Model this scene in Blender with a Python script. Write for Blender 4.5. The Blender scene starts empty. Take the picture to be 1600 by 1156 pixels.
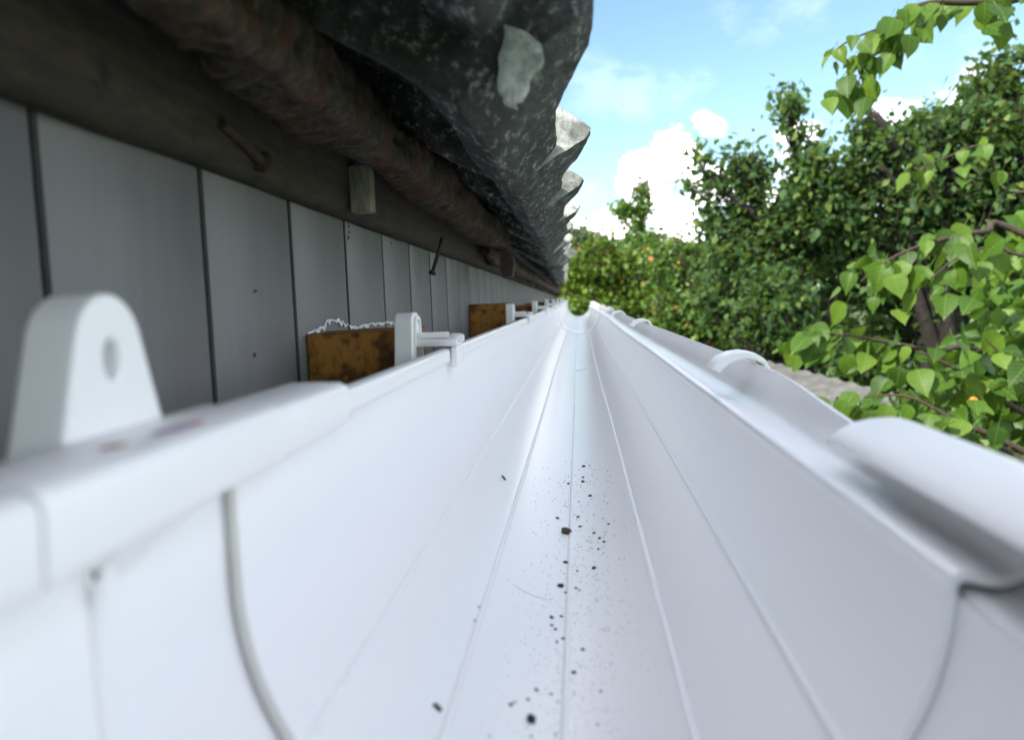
import bpy, bmesh, math, random
import numpy as np
from mathutils import Vector, Matrix, noise as mnoise

random.seed(7); rng = np.random.default_rng(11)
scene = bpy.context.scene
col = scene.collection

# ------------------------------------------------------------------ camera
# origin = lens; X across the gutter, Y along the gutter, Z up; ground at -2.6
FPX, VPX, VPY, ROLL = 1250.0, 904.0, 464.0, -0.03
def basis():
    d = np.array([VPX-800, -(VPY-578), FPX]); d /= np.linalg.norm(d)
    up = np.array([math.sin(ROLL), math.cos(ROLL), 0.0]); z = up-d*up.dot(d); z /= np.linalg.norm(z)
    return np.array([np.cross(z, d), d, z])
CM = basis()
cam_d = bpy.data.cameras.new('camera'); cam = bpy.data.objects.new('camera', cam_d); col.objects.link(cam)
r_, u_, f_ = CM[:, 0], CM[:, 1], CM[:, 2]
cam.matrix_world = Matrix(((r_[0], u_[0], -f_[0], 0), (r_[1], u_[1], -f_[1], 0), (r_[2], u_[2], -f_[2], 0), (0, 0, 0, 1)))
cam_d.sensor_width = 36.0; cam_d.lens = 36.0*FPX/1600.0
cam_d.clip_start = 0.005; cam_d.clip_end = 3000
cam_d.dof.use_dof = True; cam_d.dof.focus_distance = 0.55; cam_d.dof.aperture_fstop = 12.5
scene.camera = cam

# ------------------------------------------------------------------ sky, sun, exposure
SUN = Vector((-0.58, -0.50, 0.66)).normalized()          # direction towards the sun
el = math.asin(SUN.z); az = math.atan2(SUN.x, SUN.y)
world = bpy.data.worlds.new('World'); scene.world = world; world.use_nodes = True
def build_world():
    nt = world.node_tree; nt.nodes.clear(); N = nt.nodes.new; L = nt.links.new
    out = N('ShaderNodeOutputWorld'); bg = N('ShaderNodeBackground'); bg.inputs['Strength'].default_value = 0.052
    sky = N('ShaderNodeTexSky'); sky.sky_type = 'NISHITA'; sky.sun_disc = False
    sky.sun_elevation = el; sky.sun_rotation = az; sky.altitude = 100; sky.air_density = 1.0; sky.dust_density = 1.1; sky.ozone_density = 0.35
    tc = N('ShaderNodeTexCoord')
    mp = N('ShaderNodeMapping'); mp.inputs['Scale'].default_value = (1, 1, 1.9); mp.inputs['Location'].default_value = (2.3, 0.9, 0.37)
    L(tc.outputs['Generated'], mp.inputs['Vector'])
    def noise(scale, detail, rough, dist=0.0):
        n = N('ShaderNodeTexNoise'); n.inputs['Scale'].default_value = scale; n.inputs['Detail'].default_value = detail
        n.inputs['Roughness'].default_value = rough; n.inputs['Distortion'].default_value = dist
        L(mp.outputs['Vector'], n.inputs['Vector']); return n
    def math_(op, a, b=None):
        m = N('ShaderNodeMath'); m.operation = op
        for i, v in enumerate((a, b)):
            if v is None: continue
            if isinstance(v, (int, float)): m.inputs[i].default_value = v
            else: L(v, m.inputs[i])
        return m.outputs[0]
    big = noise(3.1, 9, 0.55, 0.3).outputs['Fac']; fine = noise(11, 10, 0.62, 0.2).outputs['Fac']
    base = math_('SUBTRACT', math_('ADD', math_('MULTIPLY', big, 0.60), math_('MULTIPLY', fine, 0.72)), 0.16)
    def blob(u, v, rad, amp):
        d = CM @ np.array([u-800, -(v-578), FPX]); d /= np.linalg.norm(d)
        dot = N('ShaderNodeVectorMath'); dot.operation = 'DISTANCE'
        nrm = N('ShaderNodeVectorMath'); nrm.operation = 'NORMALIZE'; L(tc.outputs['Generated'], nrm.inputs[0])
        L(nrm.outputs[0], dot.inputs[0]); dot.inputs[1].default_value = tuple(d)
        mr = N('ShaderNodeMapRange'); mr.interpolation_type = 'SMOOTHSTEP'
        mr.inputs['From Min'].default_value = 0; mr.inputs['From Max'].default_value = rad
        mr.inputs['To Min'].default_value = amp; mr.inputs['To Max'].default_value = 0
        L(dot.outputs['Value'], mr.inputs['Value'])
        return mr.outputs[0]
    # a few cumulus heaps over the trees, each a direction with a soft radius
    total = None
    for c4 in CLOUDS:
        o_ = blob(*c4); total = o_ if total is None else math_('MAXIMUM', total, o_)
    clear = None
    for (u, v, rad, amp) in CLEAR:                       # open blue gaps between them
        o_ = blob(u, v, rad, amp); clear = o_ if clear is None else math_('MAXIMUM', clear, o_)
    base = math_('SUBTRACT', math_('ADD', base, total), clear)
    ramp = N('ShaderNodeMapRange'); ramp.interpolation_type = 'SMOOTHSTEP'
    ramp.inputs['From Min'].default_value = 0.50; ramp.inputs['From Max'].default_value = 0.64
    L(base, ramp.inputs['Value'])
    wisp = None
    for c4 in WISPS:
        o_ = blob(*c4); wisp = o_ if wisp is None else math_('MAXIMUM', wisp, o_)
    wr = N('ShaderNodeMapRange'); wr.interpolation_type = 'SMOOTHSTEP'; wr.inputs['From Min'].default_value = .62; wr.inputs['From Max'].default_value = .92; wr.inputs['To Max'].default_value = .05
    L(math_('ADD', fine, wisp), wr.inputs['Value'])
    fac = math_('MAXIMUM', ramp.outputs[0], wr.outputs[0])
    mix = N('ShaderNodeMix'); mix.data_type = 'RGBA'
    tint = N('ShaderNodeMix'); tint.data_type = 'RGBA'; tint.blend_type = 'MULTIPLY'; tint.inputs['Factor'].default_value = 1
    L(sky.outputs[0], tint.inputs['A']); tint.inputs['B'].default_value = (.99, 1.14, 1.05, 1)
    L(fac, mix.inputs['Factor']); L(tint.outputs['Result'], mix.inputs['A'])
    mix.inputs['B'].default_value = (23.6, 22.6, 23.6, 1)
    L(mix.outputs['Result'], bg.inputs['Color']); L(bg.outputs[0], out.inputs[0])
CLOUDS = [(1115, 205, .046, .33), (1070, 245, .060, .34), (1005, 285, .056, .33), (1110, 285, .055, .32), (1060, 345, .055, .28), (960, 362, .055, .28), (905, 368, .04, .26),
          (1250, 210, .07, .32), (1380, 170, .09, .28), (1520, 145, .08, .26)]
WISPS = [(930, 120, .075, .30), (990, 140, .06, .30), (1070, 132, .06, .26), (1190, 60, .05, .24), (1130, 15, .06, .22), (1240, 5, .07, .22), (915, 300, .05, .3), (1550, 90, .09, .3), (1440, 110, .08, .26)]
CLEAR = [(1000, 60, .26, .24), (1200, 110, .24, .22), (1350, 60, .24, .2), (915, 210, .16, .2)]
build_world()
sun_d = bpy.data.lights.new('sun', 'SUN'); sun_d.energy = 2.0; sun_d.angle = math.radians(0.6); sun_d.color = (1.0, 0.95, 0.86)
sun = bpy.data.objects.new('sun', sun_d); col.objects.link(sun)
sun.rotation_euler = (-SUN).to_track_quat('-Z', 'Y').to_euler()
scene.view_settings.view_transform = 'Standard'; scene.view_settings.look = 'None'
scene.view_settings.exposure = 2.12; scene.view_settings.gamma = 1.0; scene.view_settings.use_curve_mapping = False
scene.render.engine = 'CYCLES'

# ------------------------------------------------------------------ helpers
def ray(u, v): return CM @ np.array([u-800, -(v-578), FPX])
def at(u, v, x=None, y=None, z=None):
    r = ray(u, v)
    k = y/r[1] if y is not None else (x/r[0] if x is not None else z/r[2])
    return r*k
def smooth(a, b, t): t = min(1, max(0, (t-a)/(b-a))); return t*t*(3-2*t)
def tag(o, label=None, cat=None, group=None, kind=None):
    if label: o['label'] = label
    if cat: o['category'] = cat
    if group: o['group'] = group
    if kind: o['kind'] = kind
    return o
def empty(name, loc, label=None, cat=None, group=None):
    o = bpy.data.objects.new(name, None); col.objects.link(o); o.location = loc; o.empty_display_size = .02
    return tag(o, label, cat, group)
def mesh(name, verts, faces, mat=None, sm=None):
    me = bpy.data.meshes.new(name)
    me.from_pydata([tuple(map(float, v)) for v in verts], [], [tuple(map(int, f)) for f in faces]); me.update()
    bm = bmesh.new(); bm.from_mesh(me); bmesh.ops.recalc_face_normals(bm, faces=bm.faces); bm.to_mesh(me); bm.free()
    if sm is not None:
        me.polygons.foreach_set('use_smooth', [True]*len(me.polygons)); me.set_sharp_from_angle(angle=math.radians(sm))
    if mat: me.materials.append(mat)
    return me
def link(name, me, parent=None):
    """world-space mesh as an object; under an Empty its offset is undone so the vertices stay world-space"""
    o = bpy.data.objects.new(name, me); col.objects.link(o)
    if parent is not None:
        o.parent = parent
        if parent.type == 'EMPTY': o.location = -parent.location
    return o
def obj(name, verts, faces, mat, parent=None, sm=None): return link(name, mesh(name, verts, faces, mat, sm), parent)
def bmobj(name, bm, mat, parent=None, sm=None):
    bmesh.ops.recalc_face_normals(bm, faces=bm.faces)
    me = bpy.data.meshes.new(name); bm.to_mesh(me); bm.free(); me.materials.append(mat)
    if sm is not None:
        me.polygons.foreach_set('use_smooth', [True]*len(me.polygons)); me.set_sharp_from_angle(angle=math.radians(sm))
    return link(name, me, parent)
def box_bm(x0, x1, y0, y1, z0, z1, bev=0, seg=2, bm=None):
    bm = bm or bmesh.new()
    r = bmesh.ops.create_cube(bm, size=1)
    bmesh.ops.scale(bm, vec=(x1-x0, y1-y0, z1-z0), verts=r['verts'])
    bmesh.ops.translate(bm, vec=((x0+x1)/2, (y0+y1)/2, (z0+z1)/2), verts=r['verts'])
    if bev:
        es = list({e for v in r['verts'] for e in v.link_edges})
        bmesh.ops.bevel(bm, geom=es, offset=bev, segments=seg, affect='EDGES', profile=.5)
    return bm
def box(name, x0, x1, y0, y1, z0, z1, mat, parent=None, bev=0, seg=2):
    return bmobj(name, box_bm(x0, x1, y0, y1, z0, z1, bev, seg), mat, parent, 35 if bev else None)
def offset(pts, t):
    """offset an open 2D polyline to its right-hand side by t"""
    out = []
    for i, p in enumerate(pts):
        a = pts[max(0, i-1)]; b = pts[min(len(pts)-1, i+1)]
        dx, dz = b[0]-a[0], b[1]-a[1]; n = math.hypot(dx, dz) or 1
        out.append((p[0]+dz/n*t, p[1]-dx/n*t))
    return out
def extrude(pts, ys, fn=None):
    """closed 2D polygon (x,z) swept along y; fn(x,y,z) may move a point"""
    V, F = [], []; n = len(pts)
    for y in ys:
        for (x, z) in pts: V.append(fn(x, y, z) if fn else (x, y, z))
    for k in range(len(ys)-1):
        for i in range(n):
            j = (i+1) % n; F.append((k*n+i, k*n+j, (k+1)*n+j, (k+1)*n+i))
    return V, F, n
def ends_from_strip(n_in, n, ys, F):
    """cap both ends of a shell whose polygon is inner chain + reversed outer chain"""
    for k in (0, len(ys)-1):
        for i in range(n_in-1): F.append((k*n+i, k*n+i+1, k*n+n-2-i, k*n+n-1-i))
def shell(name, inner, t, ys, mat, parent=None, fn=None, sm=40):
    outer = offset(inner, t)
    V, F, n = extrude(inner+outer[::-1], ys, fn); ends_from_strip(len(inner), n, ys, F)
    return obj(name, V, F, mat, parent, sm)
def tube(path, radii, sides=6, V=None, F=None, cap=True):
    V = [] if V is None else V; F = [] if F is None else F
    b = len(V); n = len(path)
    for i, p in enumerate(path):
        p = Vector(p); t = (Vector(path[min(n-1, i+1)])-Vector(path[max(0, i-1)])).normalized()
        a = t.orthogonal().normalized() if abs(t.z) > .95 else t.cross(Vector((0, 0, 1))).normalized()
        c = t.cross(a)
        for s in range(sides):
            w = 2*math.pi*s/sides; V.append(tuple(p+(a*math.cos(w)+c*math.sin(w))*radii[i]))
    for i in range(n-1):
        for s in range(sides):
            q = (s+1) % sides; F.append((b+i*sides+s, b+i*sides+q, b+(i+1)*sides+q, b+(i+1)*sides+s))
    if cap:
        F.append(tuple(b+s for s in range(sides))[::-1]); F.append(tuple(b+(n-1)*sides+s for s in range(sides)))
    return V, F
def copy_tree(o, parent=None):
    c = o.copy(); col.objects.link(c); c.parent = parent
    for ch in list(o.children): copy_tree(ch, c)
    return c

# ------------------------------------------------------------------ materials
def mat_new(name):
    m = bpy.data.materials.new(name); m.use_nodes = True; nt = m.node_tree
    return m, nt, nt.nodes.new, nt.links.new, nt.nodes['Principled BSDF']
def tnoise(nt, scale, detail=6, rough=.6, vec=None, dist=0):
    n = nt.nodes.new('ShaderNodeTexNoise'); n.inputs['Scale'].default_value = scale; n.inputs['Detail'].default_value = detail
    n.inputs['Roughness'].default_value = rough; n.inputs['Distortion'].default_value = dist
    if vec is not None: nt.links.new(vec, n.inputs['Vector'])
    return n.outputs['Fac']
def tramp(nt, fac, stops):
    r = nt.nodes.new('ShaderNodeValToRGB'); e = r.color_ramp.elements
    while len(e) < len(stops): e.new(.5)
    for i, (p, c) in enumerate(stops):
        e[i].position = p; e[i].color = (*c, 1) if len(c) == 3 else c
    nt.links.new(fac, r.inputs['Fac']); return r.outputs['Color']
def tmix(nt, fac, a, b, mode='MIX'):
    m = nt.nodes.new('ShaderNodeMix'); m.data_type = 'RGBA'; m.blend_type = mode
    for k, v in (('Factor', fac), ('A', a), ('B', b)):
        if isinstance(v, (int, float)): m.inputs[k].default_value = v
        elif isinstance(v, tuple): m.inputs[k].default_value = (*v, 1)
        else: nt.links.new(v, m.inputs[k])
    return m.outputs['Result']
def tbump(nt, h, bsdf, strength=.3, dist=.001):
    b = nt.nodes.new('ShaderNodeBump'); b.inputs['Strength'].default_value = strength; b.inputs['Distance'].default_value = dist
    nt.links.new(h, b.inputs['Height']); nt.links.new(b.outputs[0], bsdf.inputs['Normal'])
def tmap(nt, scale=(1, 1, 1), src='Object'):
    tc = nt.nodes.new('ShaderNodeTexCoord'); mp = nt.nodes.new('ShaderNodeMapping'); mp.inputs['Scale'].default_value = scale
    nt.links.new(tc.outputs[src], mp.inputs['Vector']); return mp.outputs['Vector']

def pvc(name, base, rough=.28, dirt=.25, dirtcol=(.42, .38, .30), spec=.5):
    m, nt, N, L, b = mat_new(name)
    v = tmap(nt, (1, .35, 1)); w = tmap(nt)
    big = tnoise(nt, 9, 5, .6, v); speck = tnoise(nt, 420, 3, .7, w); mid = tnoise(nt, 60, 6, .7, v)
    f1 = tramp(nt, big, [(.42, (0, 0, 0)), (.75, (dirt*.25,)*3)])
    c = tmix(nt, f1, base, tuple(x*.86 for x in base))
    f2 = tramp(nt, speck, [(.74, (0, 0, 0)), (.80, (dirt*.8,)*3)])
    c = tmix(nt, f2, c, dirtcol)
    f3 = tramp(nt, mid, [(.60, (0, 0, 0)), (.85, (dirt*.25,)*3)])
    L(c, b.inputs['Base Color'])
    rr = N('ShaderNodeMapRange'); rr.inputs['To Min'].default_value = rough*.8; rr.inputs['To Max'].default_value = rough*1.5
    L(big, rr.inputs['Value']); b.inputs['Roughness'].default_value = rough
    b.inputs['Specular IOR Level'].default_value = spec
    return m
M_PVC = pvc('white_pvc', (.90, .889, .89), .27, .2)
M_UNION = pvc('white_pvc_fitting', (.90, .888, .885), .34, .3)
M_BRK = pvc('white_pvc_bracket', (.88, .868, .865), .36, .25)
M_GASK = pvc('yellowed_edge', (.62, .61, .56), .6, .8, (.12, .10, .05))
def wallmat():
    m, nt, N, L, b = mat_new('wall_pvc')
    v = tmap(nt, (1, 1, .12)); w = tmap(nt)
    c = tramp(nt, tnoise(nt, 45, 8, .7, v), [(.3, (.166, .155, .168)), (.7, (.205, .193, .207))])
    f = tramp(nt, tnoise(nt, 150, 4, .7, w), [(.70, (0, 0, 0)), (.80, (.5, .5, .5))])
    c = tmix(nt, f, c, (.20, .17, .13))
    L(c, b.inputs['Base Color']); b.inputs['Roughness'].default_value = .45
    tbump(nt, tnoise(nt, 40, 3, .5, v), b, .1, .001)
    return m
M_WALL = wallmat()
def rough_wood(name, cols, scale=(9, 1.2, 9), bump=.7, dist=.004, rough=.85, spot=18):
    m, nt, N, L, b = mat_new(name)
    v = tmap(nt, scale); w = tmap(nt)
    g = tnoise(nt, 10, 9, .72, v, .25); k = tnoise(nt, 55, 6, .7, w); s = tnoise(nt, spot, 6, .65, w)
    c = tramp(nt, g, [(.3, cols[0]), (.5, cols[1]), (.72, cols[2])])
    c = tmix(nt, tramp(nt, s, [(.5, (0, 0, 0)), (.7, (1, 1, 1))]), c, cols[3])
    c = tmix(nt, tramp(nt, k, [(.58, (0, 0, 0)), (.7, (.8, .8, .8))]), c, tuple(x*.3 for x in cols[0]))
    L(c, b.inputs['Base Color']); b.inputs['Roughness'].default_value = rough
    h = tmix(nt, .5, g, k); tbump(nt, h, b, bump, dist)
    return m
M_PLANK = rough_wood('weathered_plank', [(.020, .013, .011), (.038, .026, .021), (.066, .047, .038), (.048, .025, .018)], (25, 4, 25), .5, .002)
M_BARK = rough_wood('bark_batten', [(.020, .014, .011), (.055, .037, .027), (.14, .112, .09), (.12, .043, .019)], (16, 30, 16), 1.0, .004, spot=46)
M_SHIM = rough_wood('pale_shim', [(.12, .11, .085), (.22, .20, .165), (.36, .35, .31), (.15, .12, .09)], (30, 30, 6), .4, .001)
M_DECK = rough_wood('roof_deck', [(.03, .025, .02), (.05, .04, .035), (.07, .06, .05), (.06, .04, .03)], (9, 1, 9), .5, .003)
def blockmat():
    m, nt, N, L, b = mat_new('stained_wood_block')
    v = tmap(nt, (22, 22, 22)); w = N('ShaderNodeTexWave'); w.wave_type = 'RINGS'; w.inputs['Scale'].default_value = 2.2
    w.inputs['Distortion'].default_value = 9; w.inputs['Detail'].default_value = 5; w.inputs['Detail Scale'].default_value = 1.4
    L(v, w.inputs['Vector'])
    c = tramp(nt, w.outputs['Fac'], [(.05, (.11, .034, .006)), (.4, (.22, .080, .010)), (.9, (.34, .140, .020))])
    k = tnoise(nt, 260, 5, .7, tmap(nt, (1, 1, .4)))
    c = tmix(nt, tramp(nt, k, [(.5, (0, 0, 0)), (.72, (.7, .7, .7))]), c, (.05, .016, .005))
    L(c, b.inputs['Base Color']); b.inputs['Roughness'].default_value = .7
    tbump(nt, tmix(nt, .5, w.outputs['Fac'], k), b, .5, .0012)
    return m
M_BLOCK = blockmat()
def tilemat(name='weathered_cement_tile', g=.55, dark=1.0):
    m, nt, N, L, b = mat_new(name)
    w = tmap(nt, (1, .32, 1))
    oi = N('ShaderNodeObjectInfo'); ad = N('ShaderNodeVectorMath'); ad.operation = 'ADD'
    sc = N('ShaderNodeMath'); sc.operation = 'MULTIPLY'; sc.inputs[1].default_value = 37.0
    L(oi.outputs['Random'], sc.inputs[0]); L(w, ad.inputs[0]); L(sc.outputs[0], ad.inputs[1]); w = ad.outputs[0]
    a = tnoise(nt, 20, 8, .65, w); k = tnoise(nt, 190, 8, .8, w); s = tnoise(nt, 62, 7, .7, w, .6); o = tnoise(nt, 48, 4, .6, w)
    c = tramp(nt, a, [(.30, (.030*g, .033*g, .028*g)), (.48, (.062*g, .066*g, .058*g)), (.68, (.16*g, .16*g, .155*g))])
    c = tmix(nt, tramp(nt, s, [(.46, (0, 0, 0)), (.58, (.85*dark,)*3)]), c, (.016, .019, .015))
    c = tmix(nt, tramp(nt, k, [(.50, (0, 0, 0)), (.62, (.75*dark,)*3)]), c, (.012, .013, .011))
    c = tmix(nt, tramp(nt, k, [(.33, (.9, .9, .9)), (.46, (0, 0, 0))]), c, (.40, .40, .39))
    c = tmix(nt, tramp(nt, o, [(.70, (0, 0, 0)), (.73, (1, 1, 1))]), c, (.45, .22, .03))
    L(c, b.inputs['Base Color']); b.inputs['Roughness'].default_value = .92
    tbump(nt, tmix(nt, .6, s, k), b, .8, .0022)
    return m
M_TILE = tilemat()
M_TILE_LIT = tilemat('sunlit_tile_side', 4.4, .62); M_PATCH_LIT = tilemat('sunlit_tile_patch', 6.5, .45)  # lighter copies of the tile cement, with sunlight painted in
def simple(name, c, rough=.6, metal=0, nz=None, bump=0, dist=.002):
    m, nt, N, L, b = mat_new(name)
    f = tnoise(nt, nz or 40, 6, .65, tmap(nt))
    L(tramp(nt, f, [(.3, tuple(x*.6 for x in c)), (.7, tuple(min(1, x*1.3) for x in c))]), b.inputs['Base Color'])
    b.inputs['Roughness'].default_value = rough; b.inputs['Metallic'].default_value = metal
    if bump: tbump(nt, f, b, bump, dist)
    return m
M_RUST = simple('rusty_iron', (.045, .028, .02), .75, .2, 300, .6, .0008)
M_DIRT = simple('black_dirt', (.020, .020, .018), .9, 0, 900, .9, .001)
M_DIRTG = simple('brown_dirt', (.075, .065, .045), .9, 0, 900, .9, .001)
M_DIRTP = simple('purple_dirt', (.035, .022, .045), .85, 0, 900, .9, .001)
M_TORN = simple('torn_white_film', (.70, .71, .73), .5, 0, 200)
M_BACK = simple('joint_backing', (.03, .03, .03), .8)
M_GRASS = simple('grass', (.06, .11, .03), .9, 0, 3, .5, .05)
M_ROOFC = simple('corrugated_cement', (.11, .108, .10), .9, 0, 14, .5, .01)
M_PLASTER = simple('plaster', (.45, .43, .40), .9, 0, 8, .4, .005)
M_STEM = simple('twig_bark', (.055, .036, .024), .8, 0, 120, .6, .002)
M_TRUNK = simple('trunk_bark', (.026, .020, .016), .9, 0, 22, .9, .02)
M_FRUIT = simple('orange_fruit', (.75, .20, .03), .5, 0, 20)
def leafmat(name, stops, transl=.35, rough=.42, veins=False):
    m, nt, N, L, b = mat_new(name)
    if veins:
        r = N('ShaderNodeObjectInfo').outputs['Random']
    else:
        r = N('ShaderNodeNewGeometry').outputs['Random Per Island']
    c = tramp(nt, r, stops)
    if veins:
        tc = N('ShaderNodeTexCoord'); sx = N('ShaderNodeSeparateXYZ'); L(tc.outputs['Object'], sx.inputs[0])
        ab = N('ShaderNodeMath'); ab.operation = 'ABSOLUTE'; L(sx.outputs['X'], ab.inputs[0])
        def mth(op, a, v2):
            q = N('ShaderNodeMath'); q.operation = op
            for i, v in enumerate((a, v2)):
                if isinstance(v, (int, float)): q.inputs[i].default_value = v
                else: L(v, q.inputs[i])
            return q.outputs[0]
        ph = mth('SUBTRACT', sx.outputs['Y'], mth('MULTIPLY', ab.outputs[0], .8))
        wv = mth('SINE', mth('MULTIPLY', ph, 2*math.pi/.0125), 0)
        side = mth('MULTIPLY', mth('GREATER_THAN', wv, .93), .35)
        midr = mth('LESS_THAN', ab.outputs[0], .0009)
        vein = mth('MAXIMUM', side, mth('MULTIPLY', midr, .6))
        c = tmix(nt, vein, c, (.17, .26, .06))
        c = tmix(nt, tramp(nt, tnoise(nt, 60, 4, .6, tc.outputs['Object']), [(.55, (0, 0, 0)), (.8, (.5, .5, .5))]), c, (.12, .20, .04))
    L(c, b.inputs['Base Color']); b.inputs['Roughness'].default_value = rough; b.inputs['Specular IOR Level'].default_value = .3
    tr = N('ShaderNodeBsdfTranslucent'); L(tmix(nt, .35, c, (.30, .42, .04)), tr.inputs['Color'])
    mx = N('ShaderNodeMixShader'); mx.inputs[0].default_value = transl
    L(b.outputs[0], mx.inputs[1]); L(tr.outputs[0], mx.inputs[2]); L(mx.outputs[0], nt.nodes['Material Output'].inputs['Surface'])
    return m
M_LEAF_NEAR = leafmat('apricot_leaf', [(0, (.024, .066, .006)), (.3, (.046, .110, .008)), (.7, (.072, .150, .012)), (1, (.125, .205, .022))], .36, .5, True)
M_LEAF_BACK = leafmat('apricot_leaf_crown', [(0, (.045, .11, .014)), (.6, (.08, .17, .02)), (1, (.13, .22, .03))], .35)
M_LEAF_DARK = leafmat('dark_leaf', [(0, (.026, .070, .022)), (.5, (.054, .118, .034)), (.88, (.105, .175, .045)), (1, (.20, .27, .06))], .40, .6)
M_LEAF_MID = leafmat('mid_leaf', [(0, (.045, .105, .022)), (.5, (.080, .165, .030)), (.93, (.13, .21, .04)), (.985, (.20, .22, .05)), (1, (.42, .14, .04))], .36)
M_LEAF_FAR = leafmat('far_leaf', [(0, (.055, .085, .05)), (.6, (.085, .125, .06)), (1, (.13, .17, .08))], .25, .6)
M_LEAF_RED = leafmat('orange_fruited_leaf', [(0, (.050, .115, .012)), (.5, (.095, .180, .016)), (.88, (.15, .24, .03)), (.94, (.20, .22, .05)), (.97, (.40, .13, .04)), (1, (.48, .16, .05))], .38)

# ------------------------------------------------------------------ ground and the yard beyond
GZ = -2.6
g = obj('ground', [(-400, -400, GZ), (400, -400, GZ), (400, 400, GZ), (-400, 400, GZ)], [(0, 1, 2, 3)], M_GRASS); tag(g, kind='structure')

# ------------------------------------------------------------------ house: panelled wall
WX = -.140; PW = .0925; Y0 = .2023
YEND = 5.05
house = empty('house_wall', (-.14, 0, GZ), 'grey-white plastic panelled house wall under the tiled eave', 'wall')
box('wall_core', -4.0, WX-.006, -2.0, YEND, GZ, .058, M_BACK, house)
def panel_mesh():
    w = PW-.0030
    prof = [(-.005, 0), (-.0004, .0002), (0, .0008), (0, w-.0008), (-.0004, w-.0002), (-.005, w)]
    V = []; F = []
    zs = [GZ, -.6, .058]
    for z in zs:
        for (x, y) in prof: V.append((x, y, z))
    n = len(prof)
    for k in range(len(zs)-1):
        for i in range(n-1): F.append((k*n+i, k*n+i+1, (k+1)*n+i+1, (k+1)*n+i))
    F.append(tuple(range(2*n, 3*n)))
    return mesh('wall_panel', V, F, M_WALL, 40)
jv, jf, jn = extrude([(WX-.005, GZ), (WX+.0003, GZ), (WX+.0003, .0575), (WX-.005, .0575)], [-.0012, .0012])
jm = mesh('joint_strip', jv, jf, M_BACK)
pm = panel_mesh(); k = -10
while Y0+k*PW < YEND-.05:
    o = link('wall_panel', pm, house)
    o.location = Vector((WX+random.uniform(-.0002, .0002), Y0+k*PW+.0015, 0))-house.location
    o = link('joint_strip', jm, house); o.location = Vector((0, Y0+k*PW, 0))-house.location
    k += 1

# torn film edges above the wood blocks
def torn(y0, y1, zb, zt, seed, name='torn_film'):
    R = random.Random(seed); n = 60; V = []; F = []
    for i in range(n+1):
        t = i/n; y = y0+(y1-y0)*t
        env = zt*(math.exp(-((t-.22)/.13)**2)*1.0 + .22*math.exp(-((t-.7)/.25)**2))+.0012
        top = zb+env*R.uniform(.75, 1.1)+R.uniform(-.0008, .0008)
        wd = .0005+R.uniform(0, 1)**3*.0030
        V += [(WX+.0008, y, top-wd), (WX+.0008, y, top), (WX+.0005, y, top+.0004), (WX+.0005, y, top-wd)]
    for i in range(n):
        for j in range(4):
            F.append((i*4+j, i*4+(j+1) % 4, (i+1)*4+(j+1) % 4, (i+1)*4+j))
    obj(name, V, F, M_TORN, house)
torn(.402, .60, -.0150, .0065, 3)

def drip(u, v, n, step, seed):
    R = random.Random(seed); V = []; F = []
    for i in range(n):
        p = at(u+R.uniform(-1, 1), v+i*step, x=WX); w = .0002+.0003*R.random(); h = .0006+.0016*R.random(); b = len(V)
        V += [(WX+.0004, p[1]-w*2, p[2]-h), (WX+.0004, p[1]+w*2, p[2]-h*.6), (WX+.0004, p[1]+w*1.5, p[2]+h), (WX+.0004, p[1]-w*1.5, p[2]+h*.8), (WX+.0012, p[1], p[2])]
        F += [(b, b+1, b+4), (b+1, b+2, b+4), (b+2, b+3, b+4), (b+3, b, b+4)]
    obj('paint_drip', V, F, M_DIRT, house)
drip(544, 345, 4, 9, 1); drip(397, 455, 1, 5, 2); drip(397, 555, 1, 5, 3); drip(611, 380, 1, 5, 4); drip(512, 330, 1, 5, 6)
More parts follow.
